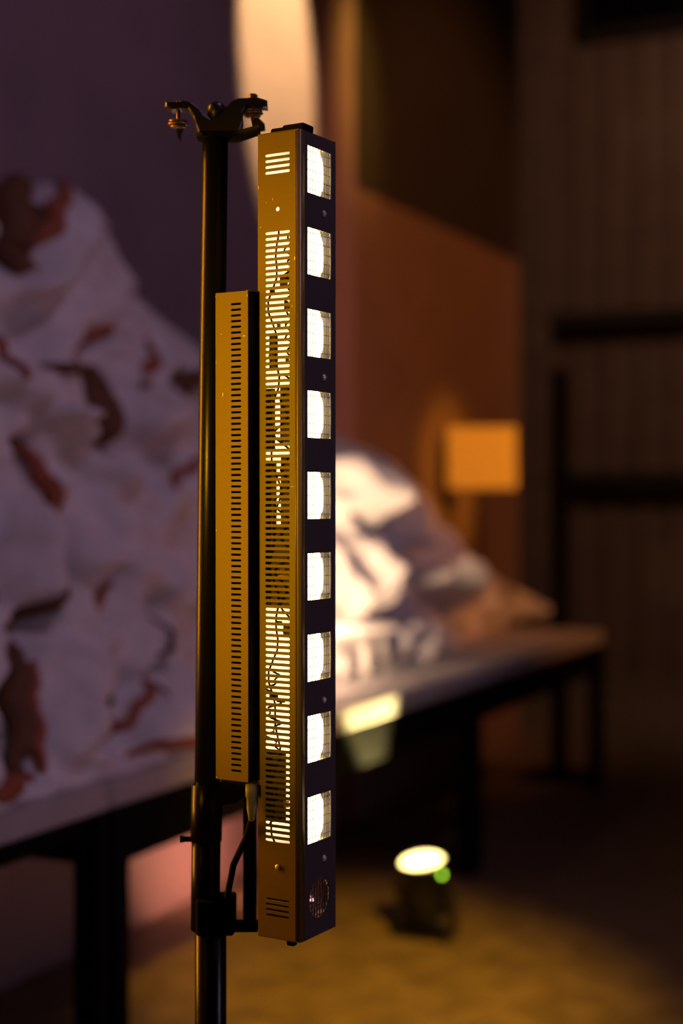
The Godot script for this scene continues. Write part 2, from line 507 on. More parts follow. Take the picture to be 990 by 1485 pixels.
# ------------------------------------------------------------------ tables
func tables() -> void:
	var spans := [[-2.42, -0.6, 0.045], [-0.592, 1.766, 0.13], [1.774, 3.56, 0.13]]
	var labels := ["pale-topped table nearest the camera, with a thin black frame under its edge", "long pale-topped middle table with a deep black apron, under the bright end of the relief", "pale-topped table at the far end, under the low tail of the relief"]
	for k in 3:
		var a: float = spans[k][0]
		var b: float = spans[k][1]
		var ap: float = spans[k][2]
		var t := thing("table", labels[k], "table", room * Transform3D(Basis(), Vector3((a + b) / 2.0, 0, 0.4)), "tables along the partition")
		var h := (b - a) / 2.0
		box("tabletop", Vector3(-h, 0.677, -0.34), Vector3(h, TOP, 0.35), 0.004, M.board, t)
		for s in [-1.0, 1.0]:
			box("apron", Vector3(-h + 0.06, 0.676 - ap, 0.31 if s > 0 else -0.325), Vector3(h - 0.06, 0.676, 0.34 if s > 0 else -0.295), 0.002, M.matte_black, t)
			for q in [0.325, -0.31]:
				box("leg", Vector3(s * (h - 0.032) - 0.03, 0, q - 0.03), Vector3(s * (h - 0.032) + 0.03, 0.676 if ap > 0.1 else 0.676, q + 0.03), 0.003, M.matte_black, t)
			box("end_rail", Vector3(s * (h - 0.032) - 0.025, 0.676 - ap, -0.28), Vector3(s * (h - 0.032) + 0.025, 0.676, 0.295), 0.002, M.matte_black, t)

# ------------------------------------------------------------------ the relief on the tables
var skyline := PackedVector2Array()      # (along the wall, height)
var bumps: Array = []                    # [a, b, radius, amount] in wall coordinates
var crumple := FastNoiseLite.new()
var fine := FastNoiseLite.new()

func top_at(u: float) -> float:
	for k in skyline.size() - 1:
		if u <= skyline[k + 1].x:
			var f := clampf((u - skyline[k].x) / maxf(skyline[k + 1].x - skyline[k].x, 1e-4), 0, 1)
			return lerpf(skyline[k].y, skyline[k + 1].y, f)
	return skyline[skyline.size() - 1].y

func base_at(u: float, y: float) -> float:                        # the mass without its folds
	var top := top_at(u)
	var v := clampf((y - TOP) / maxf(top - TOP, 0.02), 0, 1)
	var thick := clampf((top - TOP) * 0.45, 0.08, 0.34)
	var flare := 0.30 * smoothstep(0.32, -0.1, u) * pow(1.0 - v, 3.0)
	return 0.1 + thick * sqrt(maxf(1.0 - pow(v, 3.0), 0.0)) * (1.0 - 0.2 * v) + flare

func front_at(u: float, y: float) -> float:
	var v := clampf((y - TOP) / maxf(top_at(u) - TOP, 0.02), 0, 1)
	var w := base_at(u, y)
	var fade := clampf((1.0 - v) * 6.0, 0.0, 1.0)
	var n := 1.0 - absf(crumple.get_noise_2d(u * 100.0, y * 100.0)) * 2.2
	var m := 1.0 - absf(fine.get_noise_2d(u * 100.0, y * 100.0)) * 2.0
	w += ((n - 0.55) * 0.052 + (m - 0.5) * 0.016) * fade
	for b in bumps:
		var p := Vector2(u * b[4], y)
		var q: Vector2 = Geometry2D.get_closest_point_to_segment(p, b[0], b[1])
		var g: float = p.distance_to(q) / b[2]
		if g < 1.0:
			w += b[3] * (1.5 if b[3] > 0.0 else 1.2) * (1.0 - g * g) * (1.0 - g * g) * (0.4 + 0.6 * fade)
	return clampf(w, 0.06, 0.735)

func wall_px(x: float, y: float) -> Vector2:                     # where the photograph's pixel meets the mass
	var p := spot_at(x, y, 0.34)
	for k in 8:
		p = spot_at(x, y, lerpf(p.z, base_at(p.x, p.y), 0.7))
	return Vector2(p.x, p.y)

func relief() -> void:
	crumple.seed = 5; crumple.frequency = 0.026; crumple.fractal_octaves = 2
	fine.seed = 9; fine.frequency = 0.075; fine.fractal_octaves = 2
	for q in [[-700, 640], [-420, 470], [-160, 330], [-60, 262], [0, 268], [26, 300], [45, 285], [72, 264], [100, 282], [134, 330], [120, 368], [160, 400], [210, 447], [258, 487], [285, 530], [330, 560], [400, 590], [450, 615], [490, 638], [520, 648], [553, 665], [572, 708], [600, 738], [640, 785], [690, 822], [735, 846], [775, 868], [800, 892]]:
		var e := spot_at(q[0], q[1], 0.12)
		skyline.append(Vector2(e.x, e.y))
	# plates and ridges (+) and hollows (-), read off the photograph
	for q in [
		[80, 280, 122, 330, 34, 0.07], [72, 300, 40, 420, 34, 0.06], [105, 350, 70, 420, 26, 0.05], [12, 290, 34, 370, 36, -0.07],
		[150, 410, 225, 475, 50, -0.03], [0, 545, 70, 600, 26, 0.06], [70, 600, 190, 720, 24, 0.06], [42, 640, 62, 690, 26, -0.06],
		[150, 560, 155, 630, 40, -0.06], [115, 520, 180, 472, 18, -0.04], [210, 610, 255, 590, 34, 0.06], [270, 560, 282, 580, 26, -0.05],
		[215, 500, 215, 550, 22, -0.05], [42, 740, 52, 860, 30, 0.06], [88, 760, 90, 850, 22, -0.05], [90, 850, 45, 930, 22, -0.06],
		[36, 930, 42, 1110, 28, -0.06], [5, 800, 5, 900, 22, -0.06], [162, 830, 162, 910, 18, -0.05], [190, 820, 250, 860, 40, 0.05],
		[225, 870, 235, 900, 16, -0.05], [240, 960, 185, 1090, 18, -0.06], [200, 990, 130, 1080, 18, -0.05], [120, 980, 110, 1080, 36, 0.05],
		[260, 1060, 220, 1090, 20, -0.05], [235, 1000, 215, 1080, 18, 0.04], [200, 760, 260, 700, 44, 0.05], [190, 660, 260, 650, 26, -0.04],
		[120, 640, 130, 720, 24, -0.04], [130, 760, 130, 820, 26, 0.05], [0, 470, 60, 470, 30, -0.03], [60, 440, 60, 520, 22, -0.04],
		[530, 670, 540, 715, 42, 0.13, 0.47], [545, 790, 548, 870, 28, 0.08, 0.47], [495, 660, 490, 880, 40, 0.06], [500, 912, 566, 902, 16, 0.10, 0.45], [515, 775, 525, 800, 22, -0.08, 0.4], [590, 800, 590, 880, 30, -0.10],
		[640, 830, 700, 870, 36, 0.06], [733, 872, 734, 874, 18, -0.10], [600, 850, 660, 900, 40, -0.05], [584, 740, 580, 800, 12, 0.06], [620, 775, 650, 840, 22, 0.06], [690, 840, 680, 890, 16, -0.05],
	]:
		var at_w: float = -1.0 if q.size() < 7 else q[6]
		var place := func(x: float, y: float) -> Vector2:
			if at_w < 0.0: return wall_px(x, y)
			var e := spot_at(x, y, at_w)
			return Vector2(e.x, e.y)
		var a: Vector2 = place.call(q[0], q[1])
		var b: Vector2 = place.call(q[2], q[3])
		var mx: float = (q[0] + q[2]) / 2.0
		var my: float = (q[1] + q[3]) / 2.0
		var w_here: float = 0.34 if at_w < 0.0 else at_w
		var tall: float = absf(spot_at(mx, my + 1.0, w_here).y - spot_at(mx, my, w_here).y)
		var squeeze: float = tall / maxf(absf(spot_at(mx + 1.0, my, w_here).x - spot_at(mx, my, w_here).x), 1e-5)
		bumps.append([Vector2(a.x * squeeze, a.y), Vector2(b.x * squeeze, b.y), q[4] * tall, q[5], squeeze])
	var u0 := skyline[0].x
	var u1 := skyline[skyline.size() - 1].x
	var o := thing("relief_sculpture", "long crumpled white plaster relief on the tables against the partition, with shade and orange light of its hollows added as coloured bands", "sculpture", room * Transform3D(Basis(), Vector3(0, TOP, 0)))
	var nu := 380
	var nv := 90
	var at := func(i: int, j: int) -> Vector3:
		var u := lerpf(u0, u1, float(i) / nu)
		var y := lerpf(TOP + 0.001, top_at(u), float(j) / nv)
		return Vector3(u, y - TOP, front_at(u, y))
	var grid: Array = []
	for i in nu + 1:
		var col := PackedVector3Array()
		for j in nv + 1: col.append(at.call(i, j))
		grid.append(col)
	var st := begin(true)
	for i in nu:
		for j in nv:
			quad(st, grid[i][j], grid[i + 1][j], grid[i + 1][j + 1], grid[i][j + 1])
	for i in nu:                                               # back, top rim and underside
		var a: Vector3 = grid[i][nv]
		var b: Vector3 = grid[i + 1][nv]
		var c: Vector3 = grid[i][0]
		var d: Vector3 = grid[i + 1][0]
		var k := 0.03
		quad(st, a, b, Vector3(b.x, b.y, k), Vector3(a.x, a.y, k))
		quad(st, Vector3(a.x, a.y, k), Vector3(b.x, b.y, k), Vector3(d.x, d.y, k), Vector3(c.x, c.y, k))
		quad(st, Vector3(c.x, c.y, k), Vector3(d.x, d.y, k), d, c)
	build("plaster_body", st, M.plaster, o)
	# brown and rust bands standing in for shade and orange light in the hollows
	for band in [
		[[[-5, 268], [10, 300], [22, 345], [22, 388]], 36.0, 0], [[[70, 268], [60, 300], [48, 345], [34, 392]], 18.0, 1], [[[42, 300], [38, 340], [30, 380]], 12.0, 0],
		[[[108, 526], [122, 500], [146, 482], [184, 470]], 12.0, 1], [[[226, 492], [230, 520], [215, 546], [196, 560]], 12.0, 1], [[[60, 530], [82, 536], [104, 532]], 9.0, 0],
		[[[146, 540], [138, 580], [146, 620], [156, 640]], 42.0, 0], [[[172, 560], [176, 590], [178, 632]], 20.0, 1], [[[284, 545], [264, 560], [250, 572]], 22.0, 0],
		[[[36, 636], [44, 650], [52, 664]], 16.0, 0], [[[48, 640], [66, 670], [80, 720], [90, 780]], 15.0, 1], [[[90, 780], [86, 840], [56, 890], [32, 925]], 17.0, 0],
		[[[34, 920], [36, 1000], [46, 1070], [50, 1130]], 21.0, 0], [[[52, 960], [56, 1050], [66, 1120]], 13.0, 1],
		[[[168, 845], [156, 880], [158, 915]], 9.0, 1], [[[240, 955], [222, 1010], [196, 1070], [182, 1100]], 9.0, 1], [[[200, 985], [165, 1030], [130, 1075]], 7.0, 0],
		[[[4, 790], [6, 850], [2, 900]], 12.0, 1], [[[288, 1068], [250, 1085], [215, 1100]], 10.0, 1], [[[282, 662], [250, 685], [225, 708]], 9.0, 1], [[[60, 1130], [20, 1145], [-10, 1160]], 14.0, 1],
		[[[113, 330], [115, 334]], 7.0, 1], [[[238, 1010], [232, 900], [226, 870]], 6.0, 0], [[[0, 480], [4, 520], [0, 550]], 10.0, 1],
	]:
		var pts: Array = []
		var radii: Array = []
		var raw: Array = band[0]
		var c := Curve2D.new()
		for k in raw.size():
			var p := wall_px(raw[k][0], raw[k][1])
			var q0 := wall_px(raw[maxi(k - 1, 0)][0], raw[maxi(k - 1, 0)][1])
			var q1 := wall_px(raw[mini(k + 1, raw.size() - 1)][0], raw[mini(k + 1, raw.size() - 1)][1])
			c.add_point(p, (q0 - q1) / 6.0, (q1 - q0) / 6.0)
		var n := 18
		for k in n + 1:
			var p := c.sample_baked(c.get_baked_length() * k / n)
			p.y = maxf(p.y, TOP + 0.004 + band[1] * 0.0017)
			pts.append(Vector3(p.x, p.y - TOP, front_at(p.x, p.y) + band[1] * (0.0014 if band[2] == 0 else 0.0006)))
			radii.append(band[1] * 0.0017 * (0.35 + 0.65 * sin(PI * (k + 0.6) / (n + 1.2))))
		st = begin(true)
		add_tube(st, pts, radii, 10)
		build("shade_band" if band[2] == 0 else "glow_band", st, M.brown if band[2] == 0 else M.rust, o)

# ------------------------------------------------------------------ the light bar
var bar_frame := Transform3D(Basis(Vector3(0.86, 0, 0.51).normalized(), Vector3.UP, Vector3(-0.51, 0, 0.86).normalized()), Vector3(-0.0506, 0.806, -1.84))
# x: out of the lamp face, y: up, z: out of the slotted side; the corner between them is x = z = 0

func turned(x: Vector3, y: Vector3, at: Vector3) -> Transform3D:
	return Transform3D(Basis(x, y, x.cross(y)), at)

func dome(st: SurfaceTool, r: float, h: float, xf: Transform3D) -> void:
	add_lathe(st, PackedVector2Array([Vector2(0, 0), Vector2(r, 0), Vector2(r, h * 0.3), Vector2(r * 0.75, h * 0.8), Vector2(r * 0.35, h), Vector2(0, h)]), 14, xf)

func light_bar() -> void:
	var t := thing("light_bar", "tall slotted blinder light bar with nine glowing square lamps and one dark round lamp", "stage light", bar_frame)
	var tall := 0.998
	var deep := 0.062
	var wide := 0.0846
	# the slotted side that faces the camera
	var holes: Array = []
	for k in 4: holes.append([-0.0512, -0.0151, 0.970 - 0.00716 * k, 0.0034])
	holes.append([-0.0358, -0.0300, 0.9028, 0.0058])
	for k in 106: holes.append([-0.0512, -0.0151, 0.8738 - 0.00716 * k, 0.0034])
	for k in 4: holes.append([-0.0505, -0.0160, 0.0486 - 0.0066 * k, 0.0026])
	var st := begin()
	add_sheet(st, -deep, -0.0055, 0.0, tall, 0.0012, holes)
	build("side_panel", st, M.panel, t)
	st = begin()
	add_sheet(st, -deep, -0.0055, 0.0, tall, 0.0012, [])
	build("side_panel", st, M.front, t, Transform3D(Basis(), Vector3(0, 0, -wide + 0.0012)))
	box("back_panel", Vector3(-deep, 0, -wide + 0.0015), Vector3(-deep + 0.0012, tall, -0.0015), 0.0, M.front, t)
	box("top_cap", Vector3(-deep, tall - 0.0015, -wide), Vector3(-0.002, tall, 0), 0.0004, M.panel, t)
	box("bottom_cap", Vector3(-deep, 0, -wide), Vector3(-0.002, 0.0015, 0), 0.0004, M.front, t)
	# rounded corner trim between side and lamp face, with a thin bead along it
	st = begin(true)
	var prof := PackedVector2Array()
	for k in 7: prof.append(Vector2(-0.0055 + 0.0055 * sin(PI / 2 * k / 6.0), -0.0055 + 0.0055 * cos(PI / 2 * k / 6.0)))
	prof.append_array([Vector2(0, -0.0105), Vector2(-0.002, -0.0105), Vector2(-0.002, -0.006), Vector2(-0.0055, -0.002)])
	add_extruded(st, prof, -tall, 0.0, Transform3D(Basis(Vector3.RIGHT, Vector3(0, 0, 1), Vector3(0, -1, 0)), Vector3.ZERO))
	build("corner_trim", st, M.trim, t)
	st = begin(true)
	add_tube(st, [Vector3(-0.006, 0.002, 0.0002), Vector3(-0.006, tall - 0.002, 0.0002)], [0.0011], 8)
	build("edge_bead", st, M.trim, t)
	# the lamp face; its windows are laid out across -z
	var face: Array = []
	for k in 9: face.append([-0.0736, -0.0166, 0.1467 + 0.1007 * k, 0.058, true])
	face.append([-0.0705, -0.0205, 0.046, 0.050])
	st = begin()
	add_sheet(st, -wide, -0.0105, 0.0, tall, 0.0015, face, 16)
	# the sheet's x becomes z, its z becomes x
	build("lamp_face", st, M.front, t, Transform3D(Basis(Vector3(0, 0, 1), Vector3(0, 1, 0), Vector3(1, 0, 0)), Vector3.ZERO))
	# pale lining inside
	st = begin()
	add_box(st, Vector3(-deep + 0.0014, 0.002, -wide + 0.0016), Vector3(-deep + 0.002, tall - 0.002, -0.002))
	add_box(st, Vector3(-deep + 0.002, 0.002, -wide + 0.0016), Vector3(-0.003, tall - 0.002, -wide + 0.0022))
	build("inner_lining", st, M.lining, t)
	# nine lit lamps: reflector, glowing disc, wire grille
	var disc := begin(true)
	add_lathe(disc, PackedVector2Array([Vector2(0.0275, 0), Vector2(0.0275, 0.001), Vector2(0.018, 0.0018), Vector2(0, 0.002)]), 40, Transform3D(Basis(Vector3(1, 0, 0), Vector3(0, 1, 0), Vector3(0, 0, 1.36)), Vector3.ZERO))
	var disc_mesh := mesh_of(disc)
	var wires := begin()
	for k in 9:
		var z := -0.0736 + 0.057 * (k + 0.5) / 9.0
		add_box(wires, Vector3(-0.0004, -0.029, z - 0.0003), Vector3(0.0004, 0.029, z + 0.0003))
	for k in 5:
		var y := -0.029 + 0.058 * (k + 0.5) / 5.0
		add_box(wires, Vector3(-0.0004, y - 0.0003, -0.0736), Vector3(0.0004, y + 0.0003, -0.0166))
	var grille_mesh := mesh_of(wires)
	# the reflector runs from the disc's rim to the edge of the square window
	var cup := begin(true)
	for k in 48:
		var e: Array[Vector3] = []
		for a in [TAU * k / 48.0, TAU * (k + 1) / 48.0]:
			var dir := Vector2(cos(a), sin(a))
			e.append(Vector3(-0.0068, dir.y * 0.0374, -0.0398 + dir.x * 0.0275))
			var far_x := 0.0232 if dir.x > 0.0 else 0.0338      # the window's near and far edge, from the disc's centre
			var reach := minf(far_x / maxf(absf(dir.x), 1e-4), 0.0292 / maxf(absf(dir.y), 1e-4))
			e.append(Vector3(-0.0022, dir.y * reach, -0.0398 + dir.x * reach))
		if e[1].distance_to(Vector3(0, 0, -0.0398)) > 0.0 and minf(e[1].z, e[3].z) < -0.046:
			quad(cup, e[0], e[2], e[3], e[1])
	var cup_mesh := mesh_of(cup)
	for k in 9:
		var y := 0.1467 + 0.1007 * k
		var lamp := put_mesh("lamp", disc_mesh, M.lamp, t, turned(Vector3(0, 0, 1), Vector3(1, 0, 0), Vector3(-0.0085, y, -0.0398)))
		lamp.set_meta("label", "glowing white lamp behind a square window")
		put_mesh("reflector", cup_mesh, M.reflector, lamp, lamp.transform.affine_inverse() * Transform3D(Basis(), Vector3(0, y, 0)))
		put_mesh("wire_grille", grille_mesh, M.front, lamp, lamp.transform.affine_inverse() * Transform3D(Basis(), Vector3(-0.0018, y, 0)))
		var l := AreaLight3D.new()
		l.name = "lamp_light"
		l.area_size = Vector2(0.034, 0.05)
		l.light_color = Color(1.0, 0.9, 0.72)
		l.light_energy = 0.005
		l.area_normalize_energy = true
		l.area_range = 12.0
		l.area_attenuation = 2.0
		l.shadow_enabled = true
		t.add_child(l, true)
		l.transform = Transform3D(Basis.looking_at(Vector3(1, 0, 0), Vector3.UP), Vector3(-0.0045, y, -0.040))
	# the dark round lamp
	st = begin()
	add_lathe(st, PackedVector2Array([Vector2(0.027, 0.008), Vector2(0.0255, 0.0055), Vector2(0.024, 0.003), Vector2(0.016, -0.004), Vector2(0.006, -0.009), Vector2(0.005, -0.004), Vector2(0, -0.003)]), 11)
	var dark := build("lamp", st, M.dish, t, turned(Vector3(0, 0, 1), Vector3(1, 0, 0), Vector3(-0.012, 0.046, -0.0455)))
	dark.set_meta("label", "unlit round lamp at the foot of the bar")
	st = begin()
	for k in 8:
		var q := -0.025 + 0.05 * (k + 0.5) / 8.0
		var hh := sqrt(0.025 * 0.025 - q * q)
		add_box(st, Vector3(-0.0004, -hh, q - 0.0004), Vector3(0.0004, hh, q + 0.0004))
		add_box(st, Vector3(-0.0004, q - 0.0004, -hh), Vector3(0.0004, q + 0.0004, hh))
	build("wire_grille", st, M.front, dark, dark.transform.affine_inverse() * Transform3D(Basis(), Vector3(-0.0018, 0.046, -0.0455)))
	# screws
	for y in [0.9028, 0.6976, 0.2925, 0.0934]:
		st = begin(true)
		dome(st, 0.0042, 0.003, turned(Vector3(0, 0, 1), Vector3(1, 0, 0), Vector3(0, y, -0.0552)))
		build("screw", st, M.screw, t)
	st = begin(true)
	dome(st, 0.0036, 0.0022, turned(Vector3.RIGHT, Vector3(0, 0, 1), Vector3(-0.0329, 0.0895, 0)))
	build("screw", st, M.screw, t)
	# dark plates and cables added inside to block light behind some slots
	for q in [[0.735, 0.03, -0.052, -0.04], [0.66, 0.045, -0.036, -0.012], [0.655, 0.05, -0.06, -0.044], [0.565, 0.062, -0.035, -0.01], [0.56, 0.06, -0.06, -0.042], [0.475, 0.065, -0.058, -0.012], [0.2, 0.055, -0.06, -0.028], [0.035, 0.03, -0.058, -0.010]]:
		box("slot_blocker", Vector3(q[2], q[0] - q[1], -0.012), Vector3(q[3], q[0] + q[1] * 0.55, -0.0105), 0.0, M.girt, t)
	for q in [[0.9, 0.1, 0.006, 0.55, 1.3, -0.043], [0.70, 0.38, 0.009, 0.8, 0.37, -0.03], [0.88, 0.72, 0.004, 1.1, 0.5, -0.022], [0.33, 0.14, 0.008, 0.7, 1.7, -0.045]]:
		st = begin(true)
		var wire: Array = []
		for k in 60:
			var y := lerpf(q[0], q[1], k / 59.0)
			wire.append(Vector3(q[5] + q[2] * sin(k * q[3]) + q[2] * 0.6 * sin(k * q[4]), y, -0.0085 + 0.001 * sin(k * 0.9)))
		add_tube(st, wire, [0.0013], 7)
		build("blocker_cable", st, M.rubber, t)
	for k in 26:                                               # small bits added to break up the lit slots
		var y := rng.randf_range(0.14, 0.86)
		var x := rng.randf_range(-0.052, -0.018)
		var w := rng.randf_range(0.002, 0.006)
		var h := rng.randf_range(0.002, 0.007)
		box("blocker_bit", Vector3(x - w, y - h, -0.014), Vector3(x + w, y + h, -0.0105), 0.0005, M.girt if k % 3 else M.dish, t)
	# block on the top cap, foot under the bottom, chipped paint
	st = begin()
	add_box(st, Vector3(-0.052, tall, -0.035), Vector3(-0.030, tall + 0.0085, -0.012), 0.002)
	add_box(st, Vector3(-0.034, tall, -0.036), Vector3(-0.002, tall + 0.0105, -0.011), 0.002)
	build("top_socket", st, M.rubber, t)
	box("bottom_foot", Vector3(-0.024, -0.008, -0.016), Vector3(-0.014, 0, -0.006), 0.001, M.rubber, t)
	st = begin()
	for q in [[-0.0614, 0.93, 0.0012, 0.004], [-0.0585, 0.882, 0.0012, 0.0008], [-0.05, 0.912, 0.0012, 0.0008], [-0.040, 0.914, 0.0006, 0.003], [-0.0085, 0.838, 0.0012, 0.004], [-0.0070, 0.842, 0.0008, 0.0008], [-0.0118, 0.78, 0.0005, 0.003], [-0.0614, 0.795, 0.001, 0.003], [-0.0605, 0.765, 0.0008, 0.0008], [-0.0604, 0.77, 0.0007, 0.0007], [-0.0611, 0.74, 0.0006, 0.001], [-0.061, 0.20, 0.0006, 0.0015], [-0.061, 0.17, 0.0006, 0.001], [-0.013, 0.56, 0.003, 0.0005]]:
		add_box(st, Vector3(q[0], q[1], 0), Vector3(q[0] + q[2], q[1] + q[3], 0.00025))
	build("paint_chips", st, M.chip, t).set_meta("kind", "stuff")

func power_box() -> void:
	var t := thing("power_supply_box", "narrow perforated power supply box behind the light bar, with one column of short slots", "power supply", bar_frame * Transform3D(Basis(), Vector3(0, 0.195, 0)))
	var tall := 0.607
	var holes: Array = []
	for k in 83: holes.append([-0.0887, -0.0731, 0.0128 + 0.00706 * k, 0.0028])
	var st := begin()
	add_sheet(st, -0.1118, -0.0632, 0.0, tall, 0.0012, holes, 3)
	build("slotted_cover", st, M.panel, t, Transform3D(Basis(), Vector3(0, 0, 0.0205)))
	box("front_plate", Vector3(-0.0638, 0, -0.05), Vector3(-0.0622, tall, 0.0193), 0.0, M.matte_black, t)
	box("rear_plate", Vector3(-0.1118, 0, -0.05), Vector3(-0.1106, tall, 0.0193), 0.0, M.matte_black, t)
	box("back_plate", Vector3(-0.1118, 0, -0.0512), Vector3(-0.0622, tall, -0.05), 0.0, M.matte_black, t)
	box("top_plate", Vector3(-0.1118, tall - 0.0012, -0.05), Vector3(-0.0622, tall, 0.0193), 0.0, M.matte_black, t)
	box("bottom_plate", Vector3(-0.1118, 0, -0.05), Vector3(-0.0622, 0.0012, 0.0193), 0.0, M.matte_black, t)
	box("circuit_board", Vector3(-0.105, 0.01, -0.004), Vector3(-0.068, tall - 0.01, -0.0025), 0.0, M.rubber, t)
	st = begin()
	for k in 3:
		var x := -0.0722 + 0.0033 * k
		add_box(st, Vector3(x, tall, -0.004 - 0.004 * (k % 2)), Vector3(x + 0.0028, tall + 0.003 - 0.0008 * k, 0.012), 0.0006)
	build("top_terminals", st, M.steel, t)
	st = begin()
	for q in [[-0.1115, 0.602, 0.0008, 0.001], [-0.0645, 0.6, 0.0009, 0.002], [-0.1035, 0.555, 0.0008, 0.0008], [-0.0702, 0.551, 0.003, 0.001], [-0.1012, 0.478, 0.001, 0.0045], [-0.1112, 0.52, 0.0006, 0.001], [-0.1112, 0.0015, 0.0012, 0.0012], [-0.1112, 0.31, 0.0006, 0.002]]:
		add_box(st, Vector3(q[0], q[1], 0.0205), Vector3(q[0] + q[2], q[1] + q[3], 0.0208))
	build("paint_chips", st, M.chip, t).set_meta("kind", "stuff")

# ------------------------------------------------------------------ the stand
func light_stand() -> void:
	var d := 1.965
	var foot := seen_at(305, 1400, d)
	foot.y = 0.0
	var t := thing("light_stand", "black tube stand carrying the light bar, with a winged clamp on top", "stand", Transform3D(Basis(), foot))
	var to := func(x: float, y: float, depth := d) -> Vector3: return seen_at(x, y, depth) - foot
	var tube := func(called: String, a: Vector3, b: Vector3, r: float, mat: Material) -> void:
		var st := begin(true)
		var axis := (b - a).normalized()
		var side := axis.cross(Vector3(0, 0, 1)).normalized()
		var l := a.distance_to(b)
		add_lathe(st, PackedVector2Array([Vector2(0, 0), Vector2(r - 0.0012, 0), Vector2(r, 0.0012), Vector2(r, l - 0.0012), Vector2(r - 0.0012, l), Vector2(0, l)]), 40, Transform3D(Basis(side, axis, side.cross(axis)), a))
		build(called, st, mat, t)
	tube.call("pole", to.call(300.5, 1150), to.call(312, 201), 0.0172, M.pole)
	tube.call("collar", to.call(298.5, 1221), to.call(300, 1137), 0.0206, M.pole)
	tube.call("outer_tube", to.call(297, 1350), to.call(298.5, 1221), 0.0190, M.pole)
	tube.call("mast", Vector3(0, 0.05, 0), to.call(305, 1351), 0.0206, M.pole)
	for k in 3:                                                # the tripod foot, below the frame
		var a := TAU * k / 3.0 + 0.5
		var out := Vector3(cos(a), 0, sin(a))
		var st := begin(true)
		add_tube(st, [Vector3(0, 0.42, 0) + out * 0.03, out * 0.5 + Vector3(0, 0.015, 0)], [0.012], 12)
		build("leg", st, M.pole, t)
		st = begin(true)
		add_tube(st, [Vector3(0, 0.14, 0), out * 0.26 + Vector3(0, 0.22, 0)], [0.006], 8)
		build("brace", st, M.pole, t)
	# collar knob, bracket ear, lower mounting block
	var st := begin(true)
	var p: Vector3 = to.call(278, 1217)
	add_lathe(st, PackedVector2Array([Vector2(0, 0), Vector2(0.005, 0), Vector2(0.005, 0.004), Vector2(0.0035, 0.005), Vector2(0.0035, 0.014), Vector2(0.0045, 0.016), Vector2(0.0045, 0.019), Vector2(0, 0.019)]), 14, turned(Vector3.UP, Vector3(-1, 0, 0), p + Vector3(0.004, 0, 0.004)))
	build("clamp_knob", st, M.rubber, t)
	st = begin()
	var ear := PackedVector2Array()
	for q in [[302, 1136], [356, 1141], [358, 1150], [350, 1157], [342, 1163], [322, 1166], [302, 1166]]:
		var v: Vector3 = to.call(q[0], q[1], 1.96)
		ear.append(Vector2(v.x, v.y))
	add_extruded(st, ear, -0.012, 0.012, Transform3D(Basis(), Vector3(0, 0, (to.call(320, 1150, 1.96) as Vector3).z)), 0.001)
	build("bracket_ear", st, M.matte_black, t)
	st = begin()
	var a0: Vector3 = to.call(285, 1352)
	var a1: Vector3 = to.call(341, 1300)
	add_box(st, Vector3(a0.x, a0.y, -0.024), Vector3(a1.x, a1.y, 0.024), 0.003)
	var b0: Vector3 = to.call(318, 1350)
	var b1: Vector3 = to.call(374, 1338)
	add_box(st, Vector3(b0.x, b0.y, -0.012), Vector3(b1.x, b1.y, 0.012), 0.001)
	build("mounting_block", st, M.matte_black, t)
	for q in [[312, 1322], [334, 1322], [322, 1330]]:
		st = begin(true)
		var s: Vector3 = to.call(q[0], q[1])
		dome(st, 0.004, 0.004, turned(Vector3.RIGHT, Vector3(0, 0, 1), Vector3(s.x, s.y, 0.024)))
		build("bolt", st, M.rubber, t)
	var r0: Vector3 = to.call(352, 1345, 1.99)
	var r1: Vector3 = to.call(371, 1150, 1.99)
	box("mounting_rail", Vector3(r0.x, r0.y, -0.036), Vector3(r1.x, r1.y, -0.022), 0.001, M.matte_black, t)
	# the plate from the pole to the top of the bar
	var c0: Vector3 = to.call(286, 203)
	var c1: Vector3 = to.call(376, 197)
	st = begin()
	var outline := PackedVector2Array([Vector2(c0.x, 0.012), Vector2(c0.x + 0.008, 0.021), Vector2(0.03, 0.021), Vector2(c1.x + 0.003, 0.06), Vector2(c1.x + 0.003, 0.02), Vector2(0.035, -0.02), Vector2(c0.x + 0.008, -0.02), Vector2(c0.x, -0.012)])
	add_extruded(st, outline, c0.y, c1.y - 0.0008, Transform3D(Basis(Vector3.RIGHT, Vector3(0, 0, 1), Vector3.UP), Vector3.ZERO), 0.0006)
	build("top_plate", st, M.matte_black, t)
	# the winged clamp: outline drawn at its own size, extruded and bevelled
	st = begin()
	var flat := func(list: Array) -> PackedVector2Array:
		var out := PackedVector2Array()
		for q in list:
			var v: Vector3 = to.call(q[0], q[1])
			out.append(Vector2(v.x, v.y))
		return out
	var body: PackedVector2Array = flat.call([[289, 196.5], [348, 196.5], [353, 180], [352, 168], [357, 160], [366, 156], [376, 158], [388, 159], [388, 150], [376, 146], [362, 146], [346, 147], [335, 152], [327, 160], [318, 171], [306, 176], [297, 170], [290, 160], [278, 152], [268, 150], [262, 152], [242, 152], [241, 160], [250, 163], [264, 161], [274, 162], [281, 172]])
	add_extruded(st, body, -0.013, 0.013, Transform3D(), 0.0022)
	var clamp := build("wing_clamp", st, M.black, t)
	st = begin(true)
	var kp: Vector3 = to.call(314, 176)
	add_lathe(st, PackedVector2Array([Vector2(0, 0), Vector2(0.0115, 0), Vector2(0.0115, 0.016), Vector2(0.010, 0.021), Vector2(0.006, 0.0235), Vector2(0, 0.024)]), 20, Transform3D(Basis(), kp))
	build("centre_stud", st, M.black, clamp)
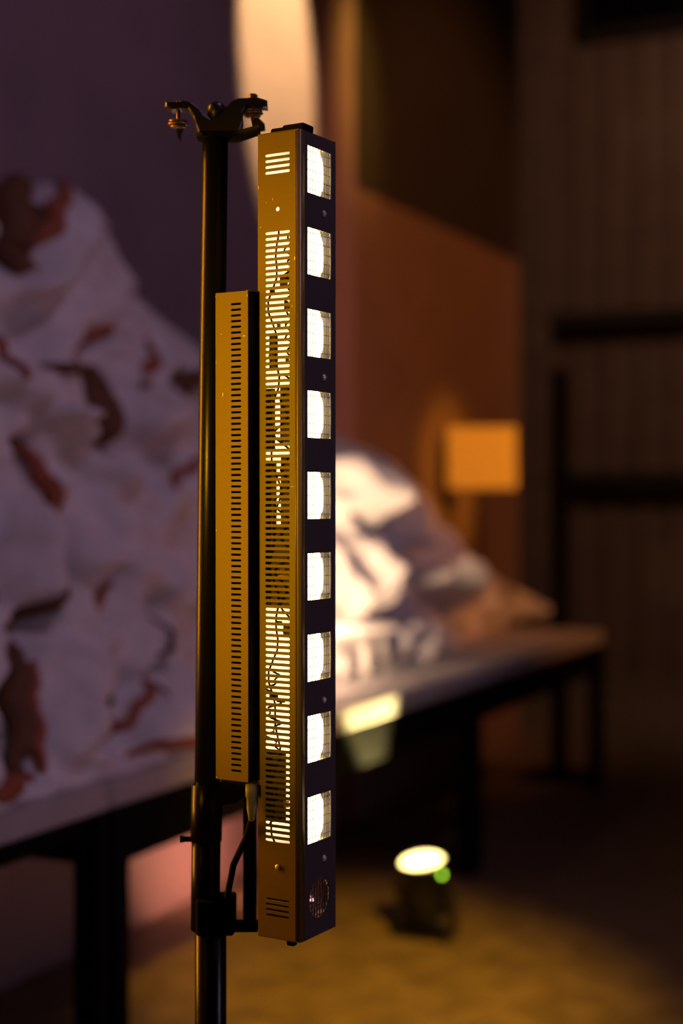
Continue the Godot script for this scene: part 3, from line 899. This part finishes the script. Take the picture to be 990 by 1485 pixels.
	for q in [[259.0, 147.0, 186.0, 178.0, 0.0], [367.0, 139.0, 176.0, 163.0, 1.0]]:
		var x: float = q[0]
		st = begin(true)
		add_tube(st, [to.call(x, q[2]), to.call(x, q[1])], [0.0026], 12)
		build("clamp_bolt", st, M.brass, clamp)
		if q[4] > 0:
			st = begin()
			add_lathe(st, PackedVector2Array([Vector2(0, 0), Vector2(0.0062, 0), Vector2(0.0062, 0.006), Vector2(0.0045, 0.0075), Vector2(0, 0.0075)]), 6, Transform3D(Basis(), to.call(x, 146)))
			build("hex_nut", st, M.brass, clamp)
		for k in 3:
			st = begin(true)
			var wy: float = q[3] + 4.0 * k
			var wr: float = [0.0125, 0.0135, 0.0105][k]
			add_lathe(st, PackedVector2Array([Vector2(0.003, 0), Vector2(wr - 0.0006, 0), Vector2(wr, 0.001), Vector2(wr - 0.0006, 0.0024), Vector2(0.003, 0.0024)]), 24, Transform3D(Basis(Vector3.RIGHT, 0.08), to.call(x, wy)))
			build("washer", st, M.brass, clamp)
		st = begin()
		var wing: PackedVector2Array = flat.call([[x - 3, q[3] + 10], [x + 8, q[3] + 9], [x + 13 * q[4] + 4, q[3] + 18], [x + 14 * q[4] + 4, q[3] + 28], [x + 4, q[3] + 30], [x - 1, q[3] + 22]])
		add_extruded(st, wing, -0.002, 0.002, Transform3D(), 0.0005)
		build("wing_nut", st, M.black, clamp)

func small_things() -> void:
	# plug and cable between the bar and the power supply
	var plug := bar_frame * Vector3(-0.0665, 0.19, 0.008)
	var t := thing("power_cable", "black cable curving down from a grey plug beside the foot of the light bar", "cable", Transform3D(Basis(), plug))
	var st := begin(true)
	add_lathe(st, PackedVector2Array([Vector2(0, -0.046), Vector2(0.0035, -0.045), Vector2(0.006, -0.03), Vector2(0.0062, -0.016), Vector2(0.0075, -0.0155), Vector2(0.0075, 0.0), Vector2(0, 0.002)]), 16)
	build("plug", st, M.plug, t)
	st = begin(true)
	var pts: Array = []
	var c := Curve3D.new()
	c.add_point(Vector3(0, -0.044, 0), Vector3.ZERO, Vector3(0.0, -0.02, 0))
	c.add_point(seen_at(357, 1215, 1.885) - plug, Vector3(0.008, 0.02, 0), Vector3(-0.008, -0.015, 0))
	c.add_point(seen_at(338, 1255, 1.90) - plug, Vector3(0.006, 0.02, 0), Vector3(-0.006, -0.018, 0))
	c.add_point(seen_at(329, 1302, 1.925) - plug, Vector3(0, 0.02, 0), Vector3.ZERO)
	for k in 33: pts.append(c.sample_baked(c.get_baked_length() * k / 32.0))
	add_tube(st, pts, [0.0042], 12)
	build("cord", st, M.rubber, t)
	# the pale square notice near the end of the partition, turned a little towards the hall
	var p := spot_at(698, 664, 0.21)
	var at := room * p
	t = thing("notice_board", "small square cream notice board in amber light, near the far end of the partition", "sign", Transform3D(Basis(Vector3.UP, -0.12), at))
	box("board", Vector3(-0.163, -0.147, -0.012), Vector3(0.163, 0.147, 0.0), 0.002, M.paper, t)
	box("paper_sheet", Vector3(-0.15, -0.135, 0.0), Vector3(0.15, 0.135, 0.0015), 0.0, M.paper, t)
	st = begin(true)
	add_tube(st, [Vector3(0.1, 0, -0.012), (t.transform.affine_inverse() * (room * Vector3(p.x + 0.28, p.y, 0.014)))], [0.012], 10)
	build("bracket", st, M.girt, t)
	# black post behind the far table
	var f := seen_at(811, 1128, 7.35)
	f.y = 0.0
	t = thing("black_post", "upright black post standing behind the far end of the tables", "post", Transform3D(room.basis, f))
	box("shaft", Vector3(-0.035, 0.012, -0.035), Vector3(0.035, EYE + (725.0 - 536.0) / FOCAL * 7.35, 0.035), 0.004, M.matte_black, t)
	box("base_plate", Vector3(-0.16, 0, -0.16), Vector3(0.16, 0.012, 0.16), 0.003, M.matte_black, t)
